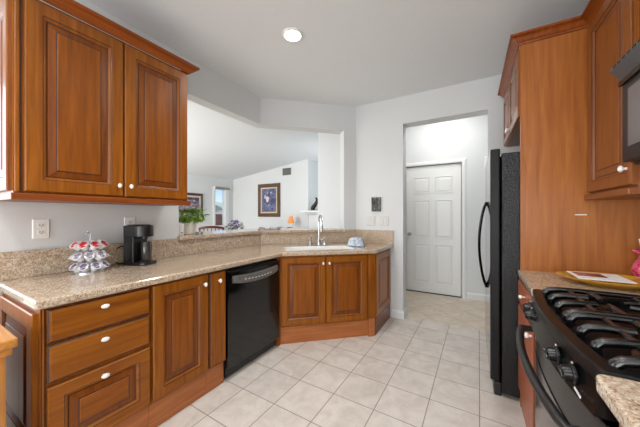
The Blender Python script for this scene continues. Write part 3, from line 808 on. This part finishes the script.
def leaves(mb, n, c, rad, ls, rnd, low=-.3):
    for _ in range(n):
        while True:
            p = Vector((rnd.uniform(-1, 1), rnd.uniform(-1, 1), rnd.uniform(low, 1)))
            if .35 < p.length < 1: break
        q = Vector((p.x * rad[0], p.y * rad[1], p.z * rad[2])) + Vector(c)
        d = (p.normalized() + Vector((rnd.uniform(-.5, .5), rnd.uniform(-.5, .5), rnd.uniform(-.6, .3)))).normalized()
        s_ = d.cross(Vector((rnd.uniform(-.4, .4), rnd.uniform(-.4, .4), 1))).normalized(); u_ = s_.cross(d)
        l = ls * rnd.uniform(.7, 1.3); wd = l * .30
        v = [q, q + d * l * .45 + s_ * wd + u_ * l * .05, q + d * l - u_ * l * .12, q + d * l * .45 - s_ * wd + u_ * l * .05]
        vv = [mb._v(x, None) for x in v]; mid = mb._v(q + d * l * .5 + u_ * l * .0, None)
        for i in range(4): mb._f([vv[i], vv[(i + 1) % 4], mid])


mb = MB(); leaves(mb, 330, (0, 0, .180), (.13, .165, .065), .05, rnd, -.6); mb.build('foliage', leaf_m, t)
mb = MB()
for i in range(9):
    a = i * .7; mb.tube([(0, 0, .10), (.04 * math.cos(a), .04 * math.sin(a), .16), (.09 * math.cos(a), .09 * math.sin(a), .22)], .003, 5)
mb.build('stems', leaf_m, t)
mb = MB(); leaves(mb, 240, (.03, -.05, .285), (.10, .12, .05), .034, rnd, -.5); mb.build('flowers', lav_m, t)
t = thing('tall_cup', 'tall white cup standing in front of the white plant pot', 'cup', (-2.335, 1.455, LZ))
MB().lathe([(0, 0), (.026, 0), (.028, .004), (.030, .108), (.027, .108), (.025, .01), (0, .008)], n=24).build('body', white_pl, t, smooth=True)
bx(.0285, .0305, -.010, .006, .022, .030).build('printed_mark', mat('blue_print', srgb(70, 80, 130), .5), t)

# ------------------------------------------------------------------ recessed ceiling light
t = thing('recessed_light', 'round white recessed downlight in the kitchen ceiling', 'ceiling light', (-1.251, 1.723, CZ - .012))
MB().lathe([(.066, .0), (.078, .0), (.084, .006), (.084, .0115), (.066, .0115)], n=40, loop=True).build('trim_ring', white_pl, t, smooth=True)
MB().lathe([(.0, .004), (.066, .004), (.066, .011), (0, .011)], n=36).build('diffuser', lamp_on, t)

# ------------------------------------------------------------------ right side: end panel, refrigerator, cabinets
PY = 2.18
o = bx(.284, XR - .002, PY, PY + .02, 0, 2.412).build('end_panel', veneer); tag(o, 'tall light brown wooden side panel between the refrigerator and the right counter', 'side panel')
o = bx(.552, .606, PY - .0015, PY, 1.278, 1.284).build('pale_strip', white_pl); tag(o, 'tiny pale strip on the tall wooden side panel', 'sticker')  # thin pale bar laid on the panel face
t = thing('refrigerator', 'black side-by-side refrigerator with pebbled side beside the wood panel', 'refrigerator', (.185, 3.125, 0), R(-90))
# local x -> world -Y, local y -> world +X
fw = .90
bx(0, fw, .0, .72, .03, 1.712).build('body', fr_side, t, bevel=.006)
for x0, x1, hx in ((.004, .420, .385), (.428, fw - .002, .463)):
    d = bx(x0, x1, -.068, -.008, .105, 1.748).build('door', [fr_edge, fr_door], t, bevel=.010, seg=3)
    for p_ in d.data.polygons:
        if p_.normal.y < -.9: p_.material_index = 1
    pts = []
    for i in range(17):
        u = i / 16; zz = .66 + u * .73
        pts.append((hx, -.070 - .055 * math.sin(PI * u) ** .7, zz))
    MB().tube(pts, .013, 10, flat=.8).build('handle', blk_gloss, d, smooth=True)
    bx(hx - .012, hx + .012, -.03 if x0 < .2 else -.03, .0, 1.748, 1.762).build('hinge_cap', blk_semi, d)
bx(.01, fw - .01, -.045, .0, .0, .095).build('toe_grille', blk_semi, t, bevel=.008)
t = thing('wall_cabinet', 'wooden two-door cabinet mounted above the refrigerator', 'wall cabinet', (.29, 3.10, 0), R(-90))
bx(0, .918, 0, .655, 1.935, 2.412).build('body', veneer_r, t)
rp_door(t, .01, .455, 1.942, 2.395, k=(.43, 1.975, 'z'), ws=(veneer_r, veneer_r), sw=.055)
rp_door(t, .463, .908, 1.942, 2.395, k=(.488, 1.975, 'z'), ws=(veneer_r, veneer_r), sw=.055)
t = thing('wall_cabinet', 'dark wooden single-door wall cabinet left of the microwave', 'wall cabinet', (.622, PY - .001, 0), R(-90))
bx(0, .52, 0, .326, 1.395, 2.412).build('body', veneer_r, t)
rp_door(t, .022, .512, 1.412, 2.398, k=(.478, 1.487, 'z'), ws=(veneer_r, veneer_r), sw=.062)
bx(0, .52, -.030, .326, 1.368, 1.398).build('bottom_rail', veneer_rh, t, bevel=.004)
t = thing('wall_cabinet', 'short wooden wall cabinet directly above the microwave', 'wall cabinet', (.622, 1.658, 0), R(-90))
bx(0, .775, 0, .326, 1.935, 2.412).build('body', veneer_r, t)
rp_door(t, .01, .383, 1.945, 2.398, k=(.36, 1.99, 'z'), ws=(wood_v, wood_p), sw=.055)
rp_door(t, .391, .765, 1.945, 2.398, k=(.415, 1.99, 'z'), ws=(wood_v, wood_p), sw=.055)
o = MB().sweep([(.280, 3.10), (.280, PY - .002), (.621, PY - .002), (.621, .88)][::-1], [(-q, 2.410 + z) for q, z in CP]).build('crown_moulding', crown_y)
tag(o, 'stained wooden crown moulding along the top of the right-hand cabinets', 'crown moulding')

# microwave
t = thing('microwave', 'black over-the-range microwave with grey top vent', 'microwave', (.600, 1.635, 1.494), R(-90))
w = .758
bx(0, w, .0, .345, 0, .43).build('body', blk_semi, t, bevel=.003)
d = bx(.0, w * .78, -.036, -.001, .01, .36).build('door', blk_semi, t, bevel=.006)
bx(.055, w * .72, -.0375, -.0355, .07, .31).build('window', mw_glass, d)
MB().tube([(w * .74, -.036, .05), (w * .74, -.066, .08), (w * .74, -.066, .29), (w * .74, -.036, .32)], .008, 8).build('handle', blk_gloss, d, smooth=True)
cp = bx(w * .785, w, -.034, -.001, .01, .36).build('control_panel', blk_semi, t, bevel=.004)
mb = MB()
for i in range(5):
    for j in range(3): mb.box(w * .81 + j * .045, w * .81 + j * .045 + .032, -.036, -.033, .05 + i * .04, .075 + i * .04)
mb.build('buttons', grey_strip, cp)
bx(0, w, -.048, -.0365, .340, .3615).build('vent_lip', blk_gloss, t, bevel=.004)
# vent visor across the top
pr = [(0, .0), (0, .070), (-.060, .070), (-.072, .062), (-.072, .050), (-.040, .006), (-.034, .0)]
mb = MB(); a = [mb._v((0, y, .362 + z), None) for y, z in pr]; b_ = [mb._v((w, y, .362 + z), None) for y, z in pr]
for i in range(len(pr)): mb._f([a[i], a[(i + 1) % len(pr)], b_[(i + 1) % len(pr)], b_[i]])
mb._f(a); mb._f(b_)
v_ = mb.build('vent_grille', grey_met, t)
mb = MB()
for i in range(18): mb.box(.03 + i * .039, .055 + i * .039, -.0735, -.071, .414, .422)
mb.build('vent_slots', slot, v_)

# right base cabinets and counters
t = thing('base_cabinet', 'reddish wooden base cabinet between the range and the tall side panel', 'base cabinet', (.288, PY - .001, 0), R(-90))
bx(0, .52, 0, .655, .0, BT).build('body', red_side, t)
d = slab(t, .02, .505, .715, .862, red_side, k=False); knob(d, .26, -.019, .800, 'x')
d = slab(t, .02, .505, .14, .700, red_side, name='door', k=False); knob(d, .465, -.019, .655, 'z')
o = MB().prism([(.258, 1.650), (XR - .001, 1.650), (XR - .001, PY - .001), (.268, PY - .001)], .874, .915).build('countertop', granite, bevel=.010, seg=3)
tag(o, 'beige granite counter section beyond the range holding the golden plate', 'countertop')
t = thing('base_cabinet', 'wooden base cabinet on the near side of the range under the granite corner', 'base cabinet', (.30, .848, 0), R(-90))
bx(0, .9, 0, .645, 0, BT).build('body', veneer_r, t)
rp_door(t, .02, .44, .14, .862, ws=(veneer_r, veneer_r), k=(.41, .80, 'z'))
rp_door(t, .46, .88, .14, .862, ws=(veneer_r, veneer_r), k=(.49, .80, 'z'))
o = MB().prism([(.246, -.06), (XR - .001, -.06), (XR - .001, .853), (.275, .8535), (.258, .851), (.249, .843), (.246, .828)], .874, .915).build('countertop', granite, bevel=.010, seg=3)
tag(o, 'beige granite counter corner on the near side of the range', 'countertop')

# ------------------------------------------------------------------ range
RY0, RY1 = .856, 1.644
t = thing('gas_range', 'black gas range with bowed front between the two granite counters', 'stove', (0, 0, 0))
W_ = (RY1 - RY0); ym = (RY0 + RY1) / 2


def fxx(y, x_end=.262, bow=.034): return x_end - bow * (1 - ((y - ym) / (W_ / 2)) ** 2)


n = 24; ys = [RY0 + W_ * i / n for i in range(n + 1)]
MB().prism([(.33, RY0 + .004), (.92, RY0 + .004), (.92, RY1 - .004), (.33, RY1 - .004)], .0, .880).build('body', blk_semi, t)
poly = [(fxx(y), y) for y in ys] + [(XR - .02, RY1), (XR - .02, RY0)]
hole = [(fxx(y) + .040, RY0 + .028 + (y - RY0) * (W_ - .056) / W_) for y in ys] + [(XR - .08, RY1 - .028), (XR - .08, RY0 + .028)]
ck = MB().prism_hole(poly, hole, .880, .918).build('cooktop', blk_top, t, bevel=.006, seg=3)
MB().prism([(.27, RY0 + .01), (XR - .04, RY0 + .01), (XR - .04, RY1 - .01), (.27, RY1 - .01)], .8805, .888).build('cooktop_well', blk_top, ck)
# sloped control panel
mb = MB(); A = [mb._v((fxx(y) + .004, y, .896), None) for y in ys]; B = [mb._v((fxx(y) - .012, y, .806), None) for y in ys]
C = [mb._v((fxx(y) + .06, y, .806), None) for y in ys]; D_ = [mb._v((fxx(y) + .06, y, .896), None) for y in ys]
for i in range(n):
    for p, q in ((A, B), (B, C), (C, D_), (D_, A)): mb._f([p[i], p[i + 1], q[i + 1], q[i]])
for i in (0, n): mb._f([A[i], B[i], C[i], D_[i]])
pn = mb.build('control_panel', blk_gloss, t, smooth=True)
for dy in (.29, .185, -.185, -.29):
    y = ym + dy; x = fxx(y) - .005
    T = Matrix.Translation((x, y, .850)) @ Matrix.Rotation(R(-98), 4, 'Y')
    kn = MB().lathe([(.027, -.002), (.027, .004), (.021, .007), (.019, .024), (.016, .027), (0, .028)], n=24, M=T).build('control_knob', blk_gloss, pn, smooth=True)
    MB().box(-.017, .017, -.004, .004, .022, .031, M=T @ Matrix.Rotation(R(60), 4, 'Z')).build('grip', blk_gloss, kn, bevel=.002)
    MB().lathe([(.027, .003), (.029, .003), (.029, .006), (.027, .006)], n=28, M=T, loop=True).build('rim_ring', rim_m, kn, smooth=True)
    MB().box(.026, .031, -.002, .002, -.001, .002, M=T).box(-.004, .004, .030, .035, -.001, .002, M=T).build('dial_mark', mark, pn)
mb = MB()
for i in range(4): mb.box(fxx(.99) - .0085, fxx(.99) - .006, ym - .36 + i * .012, ym - .353 + i * .012, .822, .828)
mb.build('printed_mark', mark, pn)
# oven door
mb = MB(); fr = [(fxx(y, .272, .030), y) for y in ys]
poly = fr + [(.33, RY1), (.33, RY0)]
dr = MB().prism(poly, .205, .792).build('oven_door', blk_gloss, t, bevel=.004)
mb = MB(); yy = [y for y in ys if RY0 + .08 < y < RY1 - .08]
A = [mb._v((fxx(y, .272, .030) - .0015, y, .32), None) for y in yy]; B = [mb._v((fxx(y, .272, .030) - .0015, y, .66), None) for y in yy]
for i in range(len(yy) - 1): mb._f([A[i], A[i + 1], B[i + 1], B[i]])
o = mb.build('oven_window', oven_grey, dr); md = o.modifiers.new('thickness', 'SOLIDIFY'); md.thickness = .002
hpts = [(fxx(RY1 - .05, .272, .030) + .002, RY1 - .05, .735)] + [(.208 - .034 * (1 - ((y - 1.235) / .345) ** 2), y, .735) for y in [1.585 - i * .035 for i in range(21)]] + [(fxx(RY0 + .04, .272, .030) + .002, RY0 + .045, .735)]
MB().tube(hpts, .0145, 12).build('handle', blk_soft, dr, smooth=True)
MB().prism([(fxx(y, .275, .030), y) for y in ys] + [(.33, RY1), (.33, RY0)], .045, .198).build('storage_drawer', blk_gloss, t, bevel=.004)
bx(.34, .9, RY0 + .03, RY1 - .03, 0, .04).build('toe_panel', blk_semi, t)
# burners
for bxx, byy, br_ in ((.45, 1.06, .05), (.45, 1.46, .045), (.72, 1.06, .04), (.72, 1.46, .05)):
    bn = MB().lathe([(br_ * 1.25, 0), (br_ * 1.25, .006), (br_, .010), (br_, .018), (0, .018)], (bxx, byy, .888), 28).build('burner', steel, t, smooth=True)
    MB().lathe([(br_ * .82, .018), (br_ * .82, .026), (br_ * .7, .029), (0, .030)], (bxx, byy, .888), 28).build('burner_cap', cast, bn, smooth=True)
# grates: two lift-off grates side by side along the range
for gi, (g0, g1) in enumerate(((RY0 + .034, ym - .006), (ym + .006, RY1 - .034))):
    lab = 'black cast iron grate over the near burners of the range' if gi == 0 else 'black cast iron grate over the far burners of the range'
    g = thing('burner_grate', lab, 'stove grate', (.0, (g0 + g1) / 2, .8885))
    hw = (g1 - g0) / 2; xs0, xs1 = .298, .850; zt = .047
    rows = [-hw + .014 + (2 * hw - .028) * q / 3 for q in range(4)]
    for q, y in enumerate(rows):
        yc = y * .55 if q in (1, 2) else y
        pts = [(xs0 + .010, y, .006), (xs0 + .001, y, .016), (xs0 + .003, y, .030), (xs0 + .016, y, .041), (xs0 + .05, y, zt), (xs0 + .115, y + (yc - y) * .4, zt + .003)]
        if q in (0, 3): pts += [(.58, y, zt + .003), (xs1 - .05, y, zt), (xs1 - .008, y, .034), (xs1, y, .006)]
        MB().tube(pts, [.010, .013, .0135, .013, .012, .011] + [.011] * (len(pts) - 6), 10).build('bar', cast, g, smooth=True)
        if q in (1, 2):
            pts = [(.505, yc, zt + .003), (.58, y, zt + .002), (.665, yc, zt + .003)]
            MB().tube(pts, .0105, 8).build('bar', cast, g, smooth=True)
            pts = [(.765, y + (yc - y) * .4, zt + .003), (xs1 - .05, y, zt), (xs1 - .008, y, .034), (xs1, y, .006)]
            MB().tube(pts, .0115, 8).build('bar', cast, g, smooth=True)
    for x in (xs0 + .085, .58, xs1 - .06):
        MB().tube([(x, rows[0], zt - .002), (x, rows[3], zt - .002)], .0095, 8).build('cross_bar', cast, g, smooth=True)
    for bxx in (.45, .72):
        for sgn in (-1, 1):
            MB().tube([(bxx, sgn * (hw - .016), zt), (bxx, sgn * .085, zt + .004), (bxx, sgn * .035, zt + .003)], [.0095, .0105, .008], 8).build('finger', cast, g, smooth=True)

# ------------------------------------------------------------------ plate, card, jug, spoon
t = thing('serving_plate', 'oval amber gold serving plate on the counter beyond the range', 'plate', (.625, 1.940, .915), R(0))
MB().lathe([(0, .0), (.10, .0), (.105, .004), (.185, .030), (.190, .035), (.184, .037), (.108, .012), (0, .009)], n=48, sx=1.12, sy=.82).build('plate', gold_m, t, smooth=True)
t = thing('recipe_card', 'white printed card with a reddish food picture lying on the golden plate', 'card', (.580, 1.940, .9525), R(0))
o = bx(-.102, .102, -.112, .090, .0, .004).build('card', paper_m, t)
fm = noise_mat('food_picture', [(.35, srgb(120, 54, 40)), (.55, srgb(168, 96, 76)), (.7, srgb(206, 160, 140))], (1, 1, 1), 16, 4, rough=.5)
bx(-.085, .03, -.04, .072, .004, .0046).build('food_picture', fm, t)
t = thing('glass_jug', 'pink pressed glass jug at the right end of the counter', 'jug', (.826, 2.098, .915))
MB().lathe([(0, 0), (.036, 0), (.042, .004), (.058, .038), (.064, .066), (.058, .094), (.040, .124), (.036, .140), (.043, .160), (.050, .170), (.046, .171), (.033, .142), (.036, .124), (.052, .094), (.057, .06), (.04, .012), (0, .010)], n=36).build('body', pink_m, t, smooth=True)
MB().tube([(.04, 0, .150), (.075, 0, .150), (.088, 0, .12), (.08, 0, .08), (.06, 0, .06)], .007, 8).build('handle', pink_m, t, smooth=True)
MB().tube([(-.036, 0, .160), (-.056, 0, .172), (-.060, 0, .177)], [.012, .008, .004], 8).build('spout', pink_m, t, smooth=True)
t = thing('spoon', 'white spoon handle standing in the pink jug', 'spoon', (.826, 2.098, .93))
MB().tube([(.02, 0, .0), (-.012, .0, .12), (-.026, .0, .18), (-.036, 0, .22)], [.005, .006, .009, .006], 10, flat=.6).build('handle', white_pl, t, smooth=True)
MB().lathe([(0, -.004), (.014, -.002), (.018, .004), (0, .003)], (.02, 0, .002), 14).build('bowl', white_pl, t, smooth=True)

# ------------------------------------------------------------------ living room things
def picture(label, loc, rotz, w, h, fm, am, fwid, lw):
    t = thing('picture_frame', label, 'picture', loc, rotz)
    MB().rings(-w / 2, w / 2, -h / 2, h / 2, [(0, 0, 0), (0, -.03, 0), (.015, -.038, 0), (fwid - .015, -.030, 0), (fwid, -.014, 0)]).build('frame', fm, t)
    MB().rings(-w / 2 + fwid, w / 2 - fwid, -h / 2 + fwid, h / 2 - fwid, [(0, -.0145, 0), (0, -.020, 0), (lw, -.018, 0)]).build('liner', liner_m, t)
    q = fwid + lw
    bx(-w / 2 + q, w / 2 - q, -.0195, -.0182, -h / 2 + q, h / 2 - q).build('artwork', am, t)
    return t


picture('framed blue floral picture on the far living room wall', (-5.297, 6.098, 1.722), 0, .86, 1.0, vo_frame, art_blue, .11, .04)
picture('dark framed floral picture on the living room wall left of the window', (-6.858, 4.62, 1.50), R(90), .66, .80, frame_d, art_dark, .07, .05)
t = thing('wall_vent', 'small grey air vent high on the far living room wall', 'vent', (-4.63, 6.099, 2.535))
MB().rings(-.15, .15, -.10, .10, [(0, 0, 0), (0, -.012, 0), (.02, -.016, 0), (.022, -.006, 0)]).build('frame', grey_strip, t)
mb = MB()
for i in range(7): mb.box(-.125, .125, -.014, -.007, -.072 + i * .022, -.060 + i * .022)
mb.build('louvres', mat('vent_louvre', srgb(110, 108, 104), .5), t)
t = thing('fireplace', 'white fireplace surround with mantel shelf in the living room corner', 'fireplace', (-3.3, 6.1, 0))
bx(-.595, .60, -.0, .78, 0, 1.30).build('surround', trim_p, t, bevel=.01)
bx(-.2, .35, -.004, .0, .1, .75).build('firebox', slot, t)
MB().prism([(-.70, -.24), (.75, -.24), (.75, .78), (-.595, .78), (-.595, -.005), (-.70, -.005)], 1.345, 1.395).build('mantel_shelf', trim_p, t, bevel=.008)
MB().prism([(-.58, -.12), (.68, -.12), (.68, .78), (-.58, .78)], 1.30, 1.345).build('mantel_moulding', trim_p, t, bevel=.012)
t = thing('figurine', 'dark bronze figurine standing on the white mantel shelf', 'figurine', (-3.62, 6.05, 1.395))
bx(-.14, .12, -.05, .05, 0, .025).build('base', bronze_m, t, bevel=.005)
mb = MB().tube([(-.10, 0, .02), (-.08, 0, .10), (-.02, 0, .16), (.02, 0, .22), (.03, 0, .30), (.0, 0, .34)], [.05, .06, .055, .045, .03, .032], 10)
mb.tube([(.02, 0, .24), (.08, 0, .20), (.10, 0, .28), (.11, 0, .40)], [.03, .022, .018, .012], 8)
mb.tube([(-.05, 0, .12), (-.13, 0, .10), (-.15, 0, .05)], [.03, .02, .014], 8)
mb.build('body', bronze_m, t, smooth=True)
# side table and lamp
t = thing('side_table', 'small dark wooden side table under the orange lamp', 'side table', (-4.30, 5.85, .0))
MB().lathe([(.23, .56), (.24, .57), (.24, .59), (0, .59)], n=28).build('top', dining_w, t, smooth=True)
MB().lathe([(.16, 0), (.16, .02), (.03, .05), (.025, .3), (.035, .5), (.10, .56), (0, .56)], n=20).build('pedestal', dining_w, t, smooth=True)
t = thing('table_lamp', 'small table lamp with orange shade before the far living room wall', 'lamp', (-4.30, 5.85, .59))
MB().lathe([(0, 0), (.07, 0), (.07, .015), (.02, .03), (.015, .12), (.03, .2), (.015, .28), (.01, .46), (0, .46)], n=20).build('base', pot_m, t, smooth=True)
MB().lathe([(.095, .46), (.045, .66), (.042, .66), (.09, .46)], n=24).build('shade', shade_m, t, smooth=True)
# floral sofa
t = thing('sofa', 'blue and white floral sofa with its back towards the kitchen', 'sofa', (-3.72, 4.72, 0))
bx(-.80, .80, .10, .85, .0, .43).build('seat_base', sofa_m, t, bevel=.04, seg=3)
o = bx(-.82, .82, -.12, .14, .10, .90).build('backrest', sofa_m, t, bevel=.06, seg=4)
for k_, x0 in enumerate((-.78, -.26, .27)): bx(x0, x0 + .50, -.02, .20, .42, .985 + .02 * (k_ % 2)).build('back_cushion', sofa_m, t, bevel=.07, seg=4)
for x0 in (-.98, .80): bx(x0, x0 + .18, -.10, .85, .08, .64).build('armrest', sofa_m, t, bevel=.05, seg=3)
for x0 in (-.75, .02): bx(x0, x0 + .73, .20, .86, .43, .56).build('seat_cushion', sofa_m, t, bevel=.04, seg=3)
# dining table and chairs beyond the bar
t = thing('dining_table', 'red brown dining table beyond the bar ledge', 'table', (-5.40, 4.45, 0))
MB().lathe([(.55, .72), (.60, .735), (.60, .76), (0, .76)], n=48).build('top', dining_w, t, smooth=True)
MB().lathe([(.30, 0), (.30, .03), (.08, .08), (.06, .5), (.12, .66), (.35, .72), (0, .72)], n=24).build('pedestal', dining_w, t, smooth=True)


def dchair(label, loc, rotz):
    t = thing('dining_chair', label, 'chair', loc, rotz, None)
    bx(-.23, .23, -.21, .22, .43, .475).build('seat', dining_w, t, bevel=.012)
    for sx in (-1, 1):
        MB().tube([(sx * .20, .19, .43), (sx * .20, .20, 0)], [.022, .015], 8).build('leg', dining_w, t, smooth=True)
        MB().tube([(sx * .20, -.24, 0), (sx * .205, -.19, .44), (sx * .215, -.22, .80), (sx * .22, -.255, 1.0)], [.016, .022, .02, .016], 8).build('rear_leg', dining_w, t, smooth=True)
    mb = MB(); pts = [(.235 * math.sin(R(a)), -.245 - .04 * math.cos(R(a)), .995 + .045 * math.cos(R(a))) for a in range(-80, 81, 10)]
    mb.tube(pts, .024, 10); mb.build('crest_rail', dining_w, t, smooth=True)
    mb = MB()
    for i in range(5): mb.tube([(-.14 + i * .07, -.20, .47), (-.14 + i * .07, -.265, 1.01)], .009, 6)
    mb.build('spindles', dining_w, t, smooth=True)
    return t


dchair('red wooden dining chair with arched crest rail beyond the bar, below the window', (-4.64, 3.62, 0), R(42))
dchair('red wooden dining chair beyond the bar, behind the potted plant', (-3.55, 2.25, 0), R(35))
t = thing('flower_arrangement', 'purple flower arrangement in the living room below the window corner', 'flowers', (-5.00, 4.53, .76))
MB().lathe([(0, 0), (.05, 0), (.06, .01), (.08, .12), (.06, .16), (.05, .16), (.05, .02), (0, .02)], n=20).build('vase', pot_m, t, smooth=True)
mb = MB(); leaves(mb, 130, (0, 0, .29), (.15, .15, .08), .055, rnd, -.6); mb.build('petals', purple_m, t)
mb = MB(); leaves(mb, 70, (0, .0, .24), (.19, .19, .08), .07, rnd, -.8); mb.build('leaves', noise_mat('dusky_leaf', [(.3, srgb(56, 62, 74)), (.7, srgb(96, 104, 96))], (1, 1, 1), 20, 2, rough=.6), t)
mb = MB()
for i in range(8):
    a = i * .8; mb.tube([(0, 0, .12), (.05 * math.cos(a), .05 * math.sin(a), .22), (.13 * math.cos(a), 0.10 * math.sin(a), .30)], .004, 5)
mb.build('stems', leaf_m, t)
bpy.context.view_layer.update()
